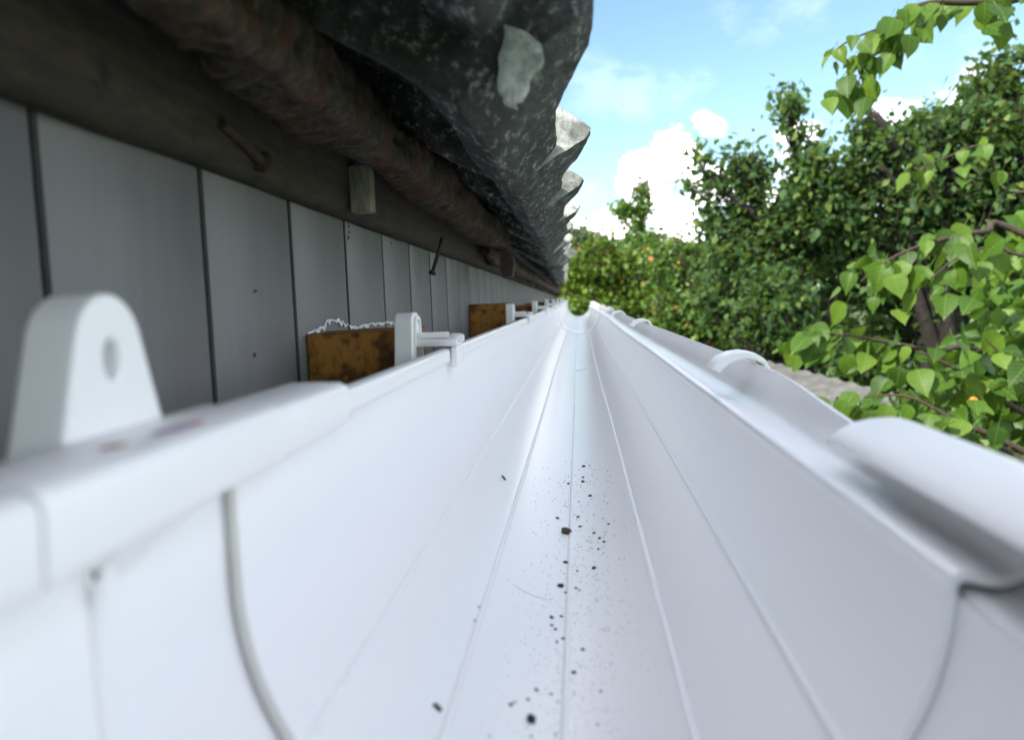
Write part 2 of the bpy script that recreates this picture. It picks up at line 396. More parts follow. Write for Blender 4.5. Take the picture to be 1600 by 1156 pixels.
# ------------------------------------------------------------------ tiled roof
PITCH = math.radians(30); EAVE_DROP = -.009
roof = empty('tiled_roof', (-.05, 0, .06), 'old weathered grey cement tile roof with rough timber eave', 'roof')
TW = .2045; TL = .36
def tile_mesh(seed, jitter=.0013, lit_side=True):
    up = (-math.cos(PITCH), math.sin(PITCH)); nr = (math.sin(PITCH), math.cos(PITCH))
    ys = [0, .002, .006]+np.linspace(.012, .190, 23).tolist()+[.195, .1985]
    SS = [TL, .30, .24, .19, .15]+np.linspace(.125, .008, 13).tolist()
    def top(y): return .0515-.0130*smooth(.02, .19, y)
    V = []; F = []; n = None
    for yi, y in enumerate(ys):
        h = top(y) if yi else top(y)-.003
        lo = 0 if yi else .002
        ring = []; ov = 1-.62*smooth(.015, .17, y)
        for s in SS:
            cav = smooth(.020, .030, s)*smooth(.010, .016, y)*(1-smooth(.184, .192, y))*max(0, min(.024, h-.010))
            ring.append((s, lo+cav))
        m = 9
        for i in range(m+1):                      # slanted nose, tip (0,0) up to the overhanging top corner
            f = i/m; rr = .004*math.sin(math.pi*min(1, max(0, 0)))
            ring.append((-.0243*f*ov + (.0022 if i in (0, m) else 0), lo+(h-lo)*f))
        for s in SS[::-1]: ring.append((s-.0243*ov, h+.0006))
        n = len(ring)
        for (s, nn) in ring:
            x = up[0]*s+nr[0]*nn; z = up[1]*s+nr[1]*nn
            q = Vector((x*55+seed*13.7, y*55, z*55))
            a = mnoise.noise_vector(q)*jitter*.6+mnoise.noise_vector(q*.3)*jitter*1.2+mnoise.noise_vector(q*3.1)*jitter*.45
            V.append((x+a.x, y+a.y*.4, z+a.z))
    for k in range(len(ys)-1):
        for i in range(n-1): F.append((k*n+i, k*n+i+1, (k+1)*n+i+1, (k+1)*n+i))
    nb = 7; 
    for k in (0, len(ys)-1):                       # side caps: strip between under and upper chains
        b = k*n
        q = len(SS); lowc = [b+i for i in range(q)]; topc = [b+n-1-i for i in range(q)]
        for i in range(q-1): F.append((lowc[i], lowc[i+1], topc[i+1], topc[i]))
        F.append(tuple(range(b+q-1, b+n-q+1)))
    me = mesh('tile', V, F, M_TILE, 30); me.materials.append(M_TILE_LIT)
    if lit_side:                                       # near side takes the lighter copy, sunlight put into its colour
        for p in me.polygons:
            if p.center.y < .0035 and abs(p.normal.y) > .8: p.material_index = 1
    return me
tms = [tile_mesh(s) for s in range(5)]; plain_tile = tile_mesh(7, lit_side=False)
first_tile = None
NT = int((YEND+.9)/TW)
for c in range(7):
    for i in range(NT):
        y = .268+(i-4)*TW
        if y > YEND: continue
        o = link('tile', plain_tile if c == 0 and i < 5 else tms[(i*3+c*2+(i*i) % 5) % 5], roof)
        s = c*.30
        x = -.033-math.cos(PITCH)*s; z = .064+math.sin(PITCH)*s+c*.0+math.cos(PITCH)*.018*(c > 0)
        jx = random.uniform(-.004, .003); jz = random.uniform(-.003, .002)
        if c == 0 and i == 11: jx, jz = .012, -.004
        if c == 0 and i in (4, 5, 6): jx = -.005 if i == 4 else 0; jz = 0
        if c == 0 and i < 4: jx, jz = -.004, .019; y += .010
        o.location = Vector((x+jx-.018*(y-.4), y, z+jz))-roof.location
        o.rotation_euler = (random.uniform(-.02, .02), random.uniform(-.02, .02), random.uniform(-.015, .015))
        if c == 0 and i == 4: first_tile = o
def add_lit_patch():  # sunlit bit of the near face, painted as a pale plate
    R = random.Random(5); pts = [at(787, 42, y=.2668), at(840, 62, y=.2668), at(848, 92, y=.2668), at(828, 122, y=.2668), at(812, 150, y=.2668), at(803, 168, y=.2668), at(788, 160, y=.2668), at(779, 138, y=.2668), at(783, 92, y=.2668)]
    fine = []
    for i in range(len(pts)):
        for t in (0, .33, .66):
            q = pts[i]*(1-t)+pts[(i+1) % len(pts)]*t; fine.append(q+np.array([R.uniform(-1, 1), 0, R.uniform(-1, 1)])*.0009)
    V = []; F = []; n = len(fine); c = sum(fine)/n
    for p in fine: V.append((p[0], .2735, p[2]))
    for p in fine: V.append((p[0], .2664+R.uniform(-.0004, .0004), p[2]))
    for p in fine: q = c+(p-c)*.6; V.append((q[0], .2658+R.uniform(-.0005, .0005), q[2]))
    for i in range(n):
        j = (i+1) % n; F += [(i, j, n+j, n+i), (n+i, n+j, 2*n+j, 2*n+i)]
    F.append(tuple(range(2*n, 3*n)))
    me = mesh('sunlit_patch', V, F, M_PATCH_LIT, 60)
    o = bpy.data.objects.new('sunlit_patch', me); col.objects.link(o); o.parent = first_tile
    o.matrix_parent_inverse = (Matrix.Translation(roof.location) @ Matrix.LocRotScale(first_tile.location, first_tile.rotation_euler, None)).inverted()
    o['label'] = 'pale patch of cement with sunlight painted into its colour'
add_lit_patch()
# deck under the tiles, closing the roof
def slope_pt(s, n): return (-.033-math.cos(PITCH)*s+math.sin(PITCH)*n, .065+math.sin(PITCH)*s+math.cos(PITCH)*n)
a, b_, c_, d_ = slope_pt(.10, -.006), slope_pt(2.4, -.006), slope_pt(2.4, -.026), slope_pt(.10, -.026)
V, F, n = extrude([a, b_, c_, d_], [-.9, YEND-.02], lambda x, y, z: (x, y, z+EAVE_DROP*y)); F += [(0, 1, 2, 3), (4, 5, 6, 7)]
obj('roof_deck', V, F, M_DECK, roof)
# rough bars: displaced boxes along y
def rough_bar(name, cx, cz, w, h, y0, y1, mat, amp, parent, seed, ny=90, ns=18, taper=True, sag=0, freq=60, rib=0):
    V = []; F = []
    for j in range(ny+1):
        t = j/ny; y = y0+(y1-y0)*t
        for i in range(ns):
            a = 2*math.pi*i/ns; ca, sa = math.cos(a), math.sin(a)
            p = 4.0; rr = (abs(ca)**p+abs(sa)**p)**(-1/p)
            x = cx+ca*rr*w/2; z = cz+sa*rr*h/2+EAVE_DROP*y
            q = Vector((x*freq+seed*7, y*freq*.55, z*freq)); dsp = mnoise.noise(q)*amp+mnoise.noise(q*2.7)*amp*.5+mnoise.noise(q*.22)*amp*1.6+rib*amp*(math.sin(y*480+3*mnoise.noise(Vector((x*40, y*25, z*40))))-1)*(.3+.7*max(0, mnoise.noise(Vector((3, y*9, a*.8)))+.3))
            x += ca*dsp; z += sa*dsp
            V.append((x, y+mnoise.noise(q*1.3)*amp*.6, z))
    for j in range(ny):
        for i in range(ns):
            k = (i+1) % ns; F.append((j*ns+i, j*ns+k, (j+1)*ns+k, (j+1)*ns+i))
    F.append(tuple(range(ns))); F.append(tuple(ny*ns+i for i in range(ns)))
    return obj(name, V, F, mat, parent, 70)
board = rough_bar('fascia_board', -.1365, .083, .020, .055, -.7, YEND-.03, M_PLANK, .0007, roof, 2, 160, 16)
rough_bar('batten', -.100, .0860, .029, .027, -.7, 1.035, M_BARK, .0030, roof, 5, 900, 26, freq=85, rib=1.0)
rough_bar('batten', -.116, .0700, .020, .020, 1.02, YEND-.05, M_BARK, .0050, roof, 9, 420, 18, freq=75, rib=.5)
bmobj('wood_shim', box_bm(-.1265, -.1145, .447, .459, .0520, .078, .0012, 2), M_SHIM, roof, 40)
o = rough_bar('batten_end', -.088, .052, .016, .030, 1.00, 1.03, M_PLANK, .0015, roof, 3, 6, 14)
# nail driven in from under the board, and a gouge in its face
def nail_or_gouge(p, q, r, parent, name='nail_or_gouge', bend=None):
    p, q = Vector(p), Vector(q); d = (q-p).normalized()
    path = [p, (p+q)/2+(Vector(bend) if bend else Vector()), q-d*.002]
    V, F = tube(path, [r*.9, r, r], 10)
    V, F = tube([q-d*.0022, q-d*.0012, q+d*.0006, q+d*.0012], [r*1.1, r*2.0, r*2.0, r*1.5], 12, V, F)
    return obj(name, V, F, M_RUST, parent, 40)
nail_or_gouge((-.1185, .705, .056), (-.1275, .700, .0255), .0017, board, bend=(.0005, 0, 0))
nail_or_gouge((-.1262, .285, .067), (-.1262, .322, .0590), .0023, board, bend=(0, .001, .0008))  # dark gouge in the board, built as a bent nail shape

# ------------------------------------------------------------------ gutter
GCX, GCZ, GR = -.001, -.050, .0634
def wob(y):
    k = smooth(.45, 1.3, y)
    return (.0010*math.sin(y*3.3+.4)*k, .0010*math.sin(y*2.9+1.9)*k)
RIDGE = [(-.0549, -.0834), (-.0355, -.1032), (-.0071, -.1130), (.0249, -.1079), (.0486, -.0894)]
RA = [math.atan2(z-GCZ, x-GCX) for x, z in RIDGE]
def bed(off=0.0, ridges=True, a0=-math.pi, a1=-math.radians(4)):
    """points of the half-round bed, left to right, radius GR+off"""
    A = set(np.linspace(a0, a1, 64).tolist()); pts = []
    if ridges:
        for r in RA: A = {a for a in A if abs(a-r) > .026}
        for r in RA: A |= {r-.024, r-.0165, r-.013, r-.007, r, r+.007, r+.013, r+.0165, r+.024}
    for a in sorted(A):
        R = GR+off
        if ridges:
            for r in RA:
                d = abs(a-r)
                if d < .0166: R -= .0010*max(.06, 1-(d/.0166)**2.5)
        pts.append((GCX+R*math.cos(a), GCZ+R*math.sin(a)))
    return pts
FRONT = [(.0622, -.0538), (.0623, -.0525), (.0628, -.0512), (.0638, -.0502), (.0652, -.0498), (.0668, -.0501), (.0686, -.0506), (.0706, -.0509), (.0726, -.0507), (.0746, -.0498),
         (.0765, -.0482), (.0784, -.0452), (.0801, -.0415), (.0812, -.0378), (.0818, -.0352), (.0820, -.0345)]
inner = [(-.0644, -.0300)]+[(-.0644, -.038)]+bed()+FRONT
outer = offset(inner, .0018)
RIM = [(-.0662, -.0310), (-.0690, -.0308), (-.0695, -.0285), (-.0693, -.0245), (-.0680, -.0228), (-.0660, -.0223), (-.0640, -.0224), (-.0628, -.0231),
       (-.0624, -.0245), (-.0624, -.0278), (-.0630, -.0290), (-.0640, -.0294)]
def gutter_deform(x, y, z):
    dx, dz = wob(y)
    if x > .074 and z > -.0485:
        k = 1-smooth(.21, .36, y); z = z-(z+.0485)*.55*k; x -= .0012*k
    return (x+dx, y, z+dz)
def ylist(y0, y1):
    ys = [y0]; y = y0
    while y < y1-1e-6:
        y = min(y1, y+(.012 if y < .4 else .02)); ys.append(y)
    return ys
def gutter_piece(y0, y1, label):
    poly = RIM+inner+outer[::-1]; ys = ylist(y0, y1)
    V, F, n = extrude(poly, ys, gutter_deform)
    nr, ni = len(RIM), len(inner)
    for k in (0, len(ys)-1):
        F.append(tuple(k*n+i for i in range(nr))+(k*n+nr, k*n+n-1))
        for i in range(ni-1): F.append((k*n+nr+i, k*n+nr+i+1, k*n+n-2-i, k*n+n-1-i))
    root = empty('rain_gutter', (0, y0, -.115), label, 'gutter', 'white gutter lengths')
    obj('channel', V, F, M_PVC, root, 50)
    return root
g1 = gutter_piece(.141, 2.52, 'long white half-round plastic gutter running away from the camera')
gutter_piece(2.53, 4.75, 'far length of white gutter beyond the joint ring, open at its end')
# yellowed, dirty bead on the cut end of the near length
def edge_bead():
    ch = [p for p in inner if p[0] < -.030 and p[1] > -.110]
    ch = [(x+.0002, z) for x, z in ch]
    out = offset(ch, .0014)
    V, F, n = extrude(ch+out[::-1], [.1395, .1408]); ends_from_strip(len(ch), n, [0, 1], F)
    obj('cut_edge', V, F, M_GASK, g1, 40)['label'] = 'dirty yellowed cut edge'
edge_bead()
# joint ring (coupler) between the two lengths
def coupler():
    root = empty('gutter_coupler', (0, 2.46, -.117), 'white joint ring across the gutter near its far end', 'gutter joint')
    dx, dz = wob(2.52)
    shift = lambda x, y, z: (x+dx, y, z+dz)
    ch = [(-.0615, -.032)]+bed(-.0032, False)+[(.0590, -.053)]
    shell('inner_ring', ch, .0029, [2.42, 2.62], M_UNION, root, shift)
    ch = [(-.0672, -.032)]+bed(.0024, False)+[(.0650, -.056), (.0665, -.0540), (.0700, -.0545), (.0740, -.0535), (.0790, -.0490)]
    shell('outer_sleeve', ch, .0025, [2.45, 2.59], M_UNION, root, shift)
coupler()

# ------------------------------------------------------------------ union bracket at the near end
def plate_with_hole(outer_pts, hole_pts, x0, x1):
    """plate in the yz plane between x0 and x1 with a slot; both loops equally long"""
    n = len(outer_pts); V = []; F = []
    for x in (x0, x1):
        for loop in (outer_pts, hole_pts):
            for (y, z) in loop: V.append((x, y, z))
    for i in range(n):
        j = (i+1) % n
        F += [(i, j, n+j, n+i), (2*n+i, 2*n+j, 3*n+j, 3*n+i), (i, j, 2*n+j, 2*n+i), (n+i, n+j, 3*n+j, 3*n+i)]
    return V, F
def tab_outline(yc, zc, wb, wt, zb, zt, n=64, rad=.006):
    """rounded trapezoid sampled by angle from (yc,zc)"""
    pts = []
    for i in range(n):
        a = 2*math.pi*i/n; dy, dz = math.cos(a), math.sin(a); lo, hi = 0, .2
        def inside(y, z):
            if z < zb or z > zt: return False
            t = (z-zb)/(zt-zb); hw = wb/2+(wt/2-wb/2)*t
            if abs(y-yc) > hw: return False
            # rounded upper corners
            if z > zt-rad and abs(y-yc) > hw-rad:
                return math.hypot(abs(y-yc)-(hw-rad), z-(zt-rad)) <= rad
            return True
        for _ in range(40):
            m = (lo+hi)/2
            if inside(yc+dy*m, zc+dz*m): lo = m
            else: hi = m
        pts.append((yc+dy*lo, zc+dz*lo))
    return pts
def bevel_obj(o, w, seg=2, ang=50):
    md = o.modifiers.new('bevel', 'BEVEL'); md.width = w; md.segments = seg; md.limit_method = 'ANGLE'; md.angle_limit = math.radians(ang)
union = empty('gutter_union', (0, .09, -.12), 'blurred white union bracket holding the near end of the gutter', 'gutter bracket')
def build_union():
    ch = [(-.0664, -.0310), (-.0664, -.042)]+bed(.0021, False)+[(.0650, -.0555), (.0654, -.0545), (.0668, -.0538), (.0700, -.0545), (.0740, -.0538), (.0785, -.0505), (.0820, -.0455), (.0835, -.041)]
    shell('channel', ch, .0028, [-.08, .0, .05, .1, .15, .203], M_UNION, union)
    ch = bed(.0012, False, -math.pi-.25, -math.radians(8))
    shell('stop_ridge', ch, .0016, [.0985, .1012], M_UNION, union)
    bm = bmesh.new()
    prof = [(-.0612, -.0306), (-.0608, -.0300), (-.0604, -.0222), (-.0609, -.0204), (-.0626, -.0194), (-.0760, -.0192), (-.0782, -.0200), (-.0790, -.0222), (-.0790, -.0500),
            (-.0700, -.0500), (-.0700, -.0320), (-.0668, -.0315)]
    for (y0, y1, s) in ((-.08, .0828, 0), (.0832, .1560, .00035), (.1564, .2050, -.0004)):
        e = .0012
        pts = lambda k: [(x+(s if x > -.063 else 0)-(k if x > -.066 else -k)*.0, z+(s if z > -.025 else 0)) for x, z in prof]
        cx, cz = -.072, -.031
        ys = [y0, y0+e, y1-e, y1]; V = []; F = []; n = len(prof)
        for j, y in enumerate(ys):
            q = .985 if j in (0, 3) else 1.0
            for (x, z) in pts(0): V.append((cx+(x-cx)*q, y, cz+(z-cz)*q))
        for j in range(3):
            for i in range(n): F.append((j*n+i, j*n+(i+1) % n, (j+1)*n+(i+1) % n, (j+1)*n+i))
        F += [tuple(range(n)), tuple(3*n+i for i in range(n))]
        obj('rim_clip', V, F, M_UNION, union, 50)
    # mounting tab with its screw slot
    yc = .1275
    out = tab_outline(yc, -.0085, .0335, .0135, -.0260, .0035, 96, .0062)
    hole = [(yc+.0024*math.cos(2*math.pi*i/96), -.0075+.0034*math.sin(2*math.pi*i/96)) for i in range(96)]
    V, F = plate_with_hole(out, hole, -.0872, -.0778)
    o = obj('mounting_tab', V, F, M_UNION, union, 40); bevel_obj(o, .0009, 3, 60)
    # gusset wedge below the clip
    V = [(-.0668, .0985, -.0305), (-.0612, .0985, -.0306), (-.0668, .0985, -.0370), (-.0668, .118, -.0305), (-.0614, .122, -.0306), (-.0668, .103, -.0380)]
    obj('gusset', V, [(0, 1, 2), (3, 5, 4), (0, 3, 4, 1), (1, 4, 5, 2), (0, 2, 5, 3)], M_UNION, union)
    # front clip: rounded hood over the squeezed lip
    ch = [(.0875, -.0580), (.0915, -.0540), (.0932, -.0485), (.0925, -.0435), (.0900, -.0401), (.0870, -.0384), (.0835, -.0376), (.0800, -.0377), (.0765, -.0385), (.0735, -.0399), (.0710, -.0418), (.0697, -.0433)]
    shell('front_clip', ch, .0022, [-.08, -.02, .05, .12, .19, .222, .226], M_UNION, union,
          lambda x, y, z: (x-.0012*smooth(.222, .226, y), y, z-.0008*smooth(.222, .226, y)), 60)
    for o in union.children:
        if o.name.startswith('front_clip'): bevel_obj(o, .0006, 2, 60)
build_union()
M_SMEAR = simple('purple_red_stain', (.50, .38, .52), .6, 0, 500); M_SMEAR2 = simple('red_stain', (.55, .30, .26), .6, 0, 500)
def smear(name, x, y, rx, ry, z, mat, parent, seed):
    R = random.Random(seed); n = 18; V = [(x, y, z+.00035)]; F = []
    for i in range(n):
        a = 2*math.pi*i/n; k = R.uniform(.7, 1.2); V.append((x+rx*k*math.cos(a), y+ry*k*math.sin(a), z))
    for i in range(n): F.append((0, 1+i, 1+(i+1) % n))
    obj(name, V, F, mat, parent, 60)
smear('stain', -.0660, .1240, .0020, .0075, -.0188, M_SMEAR, union, 1)
smear('stain', -.0650, .1290, .0011, .0022, -.0187, M_SMEAR2, union, 2)
smear('stain', -.0672, .1085, .0014, .0030, -.0188, M_SMEAR2, union, 3)

# ------------------------------------------------------------------ brackets along the run
BR = [.389, .985, 1.54, 2.08, 2.66, 3.25, 3.85, 4.45]
BW = .0085                                    # half width along the gutter
ORD = ['first', 'second', 'third', 'fourth', 'fifth', 'sixth', 'seventh', 'eighth']
def build_bracket(y):
    root = empty('gutter_bracket', (0, y, -.119), None, 'gutter bracket', 'white brackets along the gutter')
    yc = y-.003
    out = tab_outline(yc, -.0150, .030, .0150, -.0480, -.0045, 64, .0045)
    hole = [(yc+.0020*math.cos(2*math.pi*i/64), -.0135+.0045*math.sin(2*math.pi*i/64)) for i in range(64)]
    V, F = plate_with_hole(out, hole, -.0885, -.0795)
    o = obj('mounting_tab', V, F, M_BRK, root, 40); bevel_obj(o, .0007, 2, 60)
    out2 = tab_outline(yc, -.0150, .0235, .0100, -.0440, -.0080, 64, .0035)
    out3 = tab_outline(yc, -.0150, .0260, .0125, -.0460, -.0062, 64, .0040)
    V, F = plate_with_hole(out3, out2, -.0797, -.0783); obj('tab_rim', V, F, M_BRK, root, 40)
    box('rim_arm', -.0800, -.0588, y-BW, y+BW, -.0212, -.0178, M_BRK, root, .0007)
    box('rim_lug', -.0620, -.0589, y-BW+.0003, y+BW-.0003, -.0318, -.0214, M_BRK, root, .0007)
    V, F = tube([(-.0630, y-BW+.003, -.0172), (-.0615, y-BW+.003, -.0172), (-.0570, y-BW+.003, -.0176), (-.0558, y-BW+.003, -.0177)], [.0016, .0022, .0022, .0015], 12)
    obj('latch_pin', V, F, M_BRK, root, 40)
    box('arm_rib', -.0790, -.0640, y-.0016, y+.0016, -.0176, -.0145, M_BRK, root, .0006)
    ch = [(-.0780, -.046), (-.0712, -.0478)]+bed(.0060, False)[1:]+[(.0675, -.0590), (.0705, -.0575), (.0760, -.0560), (.0815, -.0530), (.0855, -.0500)]
    shell('cradle_strap', ch, .0030, [y-BW, y+BW], M_BRK, root)
    ch = [(.0850, -.0520), (.0882, -.0480), (.0893, -.0425), (.0885, -.0370), (.0858, -.0322), (.0815, -.0292), (.0765, -.0282), (.0710, -.0288), (.0660, -.0308), (.0625, -.0338), (.0606, -.0362)]
    V, F, n = extrude(ch+[(x+ (0.0018 if i < 8 else 0), z) for i, (x, z) in enumerate(offset(ch, -.0036)[::-1])], [y-BW, y-BW+.0012, y+BW-.0012, y+BW],
        lambda x, yy, z: (x, yy, z))
    ends_from_strip(len(ch), n, [0, 1, 2, 3], F)
    o = obj('front_clip', V, F, M_BRK, root, 50); bevel_obj(o, .0010, 3, 55)
    return root
b0 = build_bracket(BR[0])
DIST = ['nearest of the open white brackets, clipped over the rim beside the large wood block', 'white bracket beside the second wood block down the gutter',
        'third white open bracket from the camera along the gutter', 'fourth white open bracket from the camera along the gutter', 'fifth white open bracket, just past the joint ring',
        'sixth white open bracket, on the far gutter length', 'seventh white open bracket, near the far end', 'last white open bracket before the gutter end']
for i, y in enumerate(BR):
    o = b0 if i == 0 else copy_tree(b0)
    if i:
        dx, dz = wob(y); o.location = Vector((dx, y, -.119+dz))
    o['label'] = DIST[i]
# wood blocks behind the brackets
BLK = ['orange-brown stained wood block behind the nearest open bracket', 'orange-brown wood block behind the second open bracket', 'small brown wood block behind the third open bracket',
       'brown wood block behind the fourth open bracket', 'brown wood block behind the fifth open bracket', 'brown wood block behind the sixth open bracket', 'brown wood block behind the seventh open bracket', 'brown wood block behind the last open bracket']
for i, y in enumerate(BR):
    R = random.Random(40+i)
    zt = [-.0138, -.0045, -.0120, -.012, -.013, -.012, -.013, -.012][i]
    y0 = y+.010 if i != 1 else y+.03
    bm = box_bm(WX+.0008, -.0890, y0, y0+.060, -.115, zt, .0009, 2)
    bmesh.ops.subdivide_edges(bm, edges=[e for e in bm.edges if e.calc_length() > .03], cuts=6, use_grid_fill=True)
    for v in bm.verts:
        q = Vector(v.co)*60; v.co += mnoise.noise_vector(q)*.0006
    o = bmobj('wood_block', bm, M_BLOCK, None, 40); tag(o, BLK[i], 'wood block', 'wood spacer blocks on the wall')

# ------------------------------------------------------------------ dirt in the gutter bed
def on_bed(u, v):
    r = ray(u, v); r = r/r[1]
    # (x t - GCX)^2 + (z t - GCZ)^2 = GR^2
    A = r[0]**2+r[2]**2; B = -2*(r[0]*GCX+r[2]*GCZ); Cc = GCX**2+GCZ**2-GR**2
    t = (-B+math.sqrt(B*B-4*A*Cc))/(2*A); p = r*t
    dx, dz = wob(p[1]); return Vector((p[0], p[1], p[2]+dz))
def crumb_mesh(name, r, mat, seed, flat=.6):
    bm = bmesh.new(); bmesh.ops.create_icosphere(bm, subdivisions=2, radius=r)
    for v in bm.verts:
        n = mnoise.noise(v.co.normalized()*1.7+Vector((seed*3.1, 0, 0))); n2 = mnoise.noise(v.co.normalized()*4.5+Vector((seed*1.7, 5, 0)))
        v.co *= 1+.55*n+.3*n2; v.co.z *= flat
    me = bpy.data.meshes.new(name); bm.to_mesh(me); bm.free(); me.materials.append(mat); return me
def crumb(u, v, rpx, mat, label, group=None, flat=.6, seed=0, name='dirt_crumb'):
    p = on_bed(u, v); r = rpx*p.y/FPX
    o = bpy.data.objects.new(name, crumb_mesh(name, r, mat, seed, flat)); col.objects.link(o)
    n = Vector((GCX-p.x, 0, GCZ-p.z)).normalized()
    o.location = p+n*r*flat*.55; o.rotation_euler = n.to_track_quat('Z', 'Y').to_euler(); tag(o, label, 'dirt', group)
crumb(885, 833, 9, M_DIRTG, 'largest brown-black crumb of dirt lying on the centre seam of the gutter', seed=1)
crumb(829, 1126, 8, M_DIRTP, 'purple-black crumb of dirt nearest the camera in the gutter bed', seed=2, flat=.8)
crumb(683, 1105, 8, M_DIRTG, 'grey-brown flake lying left of the seams in the gutter', seed=3, flat=.35, name='dirt_flake')
crumb(876, 916, 5.2, M_DIRT, 'dark oval crumb left of the centre seam below the largest crumb', seed=4)
crumb(884, 879, 3.8, M_DIRT, 'small dark crumb on the centre seam just below the largest crumb', seed=5)
crumb(928, 888, 3.8, M_DIRT, 'small dark crumb right of the centre seam, alone on the grey strip', seed=6)
small = [(862, 965, 3.8), (877, 963, 3), (862, 977, 2.8), (868, 983, 2.8), (880, 998, 3), (870, 1003, 2.2), (911, 1015, 3.4), (897, 1051, 4), (838, 1078, 3.6), (825, 1093, 3), (798, 1101, 3.4), (804, 1097, 2.4),
         (884, 926, 2.8), (900, 919, 2.6), (905, 922, 2.2), (871, 810, 3), (888, 756, 2.4), (911, 753, 3), (911, 746, 2.2), (922, 775, 3), (906, 823, 2.8), (928, 833, 2.6), (935, 858, 2.4), (944, 847, 2.6), (951, 819, 2.4),
         (903, 808, 2.6), (937, 841, 2.6), (749, 949, 2.6), (742, 970, 2.6), (868, 1147, 2.6), (830, 1150, 2.4), (902, 892, 2.2), (912, 729, 3), (934, 1132, 2.2), (939, 1080, 2.2), (765, 1150, 2.2), (872, 1096, 2), (861, 1084, 2.4)]
for i, (u, v, r) in enumerate(small):
    crumb(u, v, r*.95, M_DIRT, 'tiny black speck of grit in the gutter bed', 'black grit specks in the gutter', seed=10+i, name='grit_speck')
# thin needle and hair
def strand(pts, r, mat, label, name, cat):
    P = [on_bed(u, v) for u, v in pts]; P = [p+Vector((GCX-p.x, 0, GCZ-p.z)).normalized()*r*1.2 for p in P]
    V, F = tube(P, [r*.6]+[r]*(len(P)-2)+[r*.6], 5); tag(obj(name, V, F, mat, None, 60), label, cat)
strand([(783, 744), (786, 748), (789, 751)], .0006, M_DIRT, 'short black needle lying on the left slope of the gutter', 'needle', 'needle')
strand([(800, 912), (815, 922), (832, 930), (850, 936), (862, 937)], .00005, M_DIRTG, 'fine curved hair left of the centre seam', 'hair', 'hair')
strand([(899, 579), (908, 578), (917, 576), (927, 572)], .0009, M_PVC, 'thin pale plastic shaving curved across the gutter bed', 'plastic_shaving', 'shaving')
# dust too fine to count
def dust():
    V = []; F = []; R = random.Random(9)
    for i in range(1150):
        if i < 900:
            v = 720+R.random()**.9*436; c = 905-(v-720)*.05; u = c+R.gauss(10, 38 if v < 900 else 55)
        else:
            u = R.uniform(520, 1280); v = R.uniform(620, 1150)
        try: p = on_bed(u, v)
        except ValueError: continue
        r = p.y/FPX*(R.uniform(.45, 1.25) if i < 900 else R.uniform(.3, .7))
        b = len(V); n = Vector((GCX-p.x, 0, GCZ-p.z)).normalized()*r
        a = R.uniform(0, 6.3)
        for k in range(3): V.append(tuple(p+Vector((math.cos(a+k*2.1), math.sin(a+k*2.1)*2.2, 0))*r))
        V.append(tuple(p+n)); F += [(b, b+1, b+3), (b+1, b+2, b+3), (b+2, b, b+3)]
    tag(obj('dust', V, F, M_DIRT), 'fine dark dust sprinkled along the gutter bed', 'dust', kind='stuff')
dust()

# ------------------------------------------------------------------ trees
def leaf_cloud(C, D, Nn, size):
    """C centres (n,3), D tip directions, Nn normals, size (n,) -> verts, tris of folded leaves"""
    D = D/np.linalg.norm(D, axis=1, keepdims=True)
    S = np.cross(D, Nn); S /= np.linalg.norm(S, axis=1, keepdims=True)+1e-9; Nn = np.cross(S, D)
    s = size[:, None]
    base = C-D*s*.5; tip = C+D*s*.5-Nn*s*.10; mid = C-D*s*.05-Nn*s*.03
    l = C-D*s*.08+S*s*.33+Nn*s*.07; r = C-D*s*.08-S*s*.33+Nn*s*.07
    l2 = C+D*s*.25+S*s*.20+Nn*s*.0; r2 = C+D*s*.25-S*s*.20+Nn*s*.0
    V = np.stack([base, l, l2, tip, r2, r, mid], 1).reshape(-1, 3); n = len(C)
    tri = np.array([[0, 6, 1], [1, 6, 2], [2, 6, 3], [3, 6, 4], [4, 6, 5], [5, 6, 0]])
    F = (np.arange(n)[:, None, None]*7+tri[None]).reshape(-1, 3)
    return V, F
def fast_mesh(name, V, F, mat):
    me = bpy.data.meshes.new(name); me.vertices.add(len(V)); me.vertices.foreach_set('co', V.astype(np.float32).ravel())
    me.loops.add(F.size); me.loops.foreach_set('vertex_index', F.astype(np.int32).ravel())
    me.polygons.add(len(F)); me.polygons.foreach_set('loop_start', np.arange(0, F.size, 3, dtype=np.int32))
    me.update(calc_edges=True); me.materials.append(mat); return me
def grow_path(a, b, n, wig, R):
    a, b = np.array(a), np.array(b); L = np.linalg.norm(b-a); pts = []
    off = R.normal(0, 1, (3, 3))*wig*L
    for i in range(n+1):
        t = i/n; w = sum(off[k]*math.sin(math.pi*(k+1)*t)/(k+1) for k in range(3))
        pts.append(a+(b-a)*t+w+np.array([0, 0, .10*L*math.sin(math.pi*t)]))
    return pts
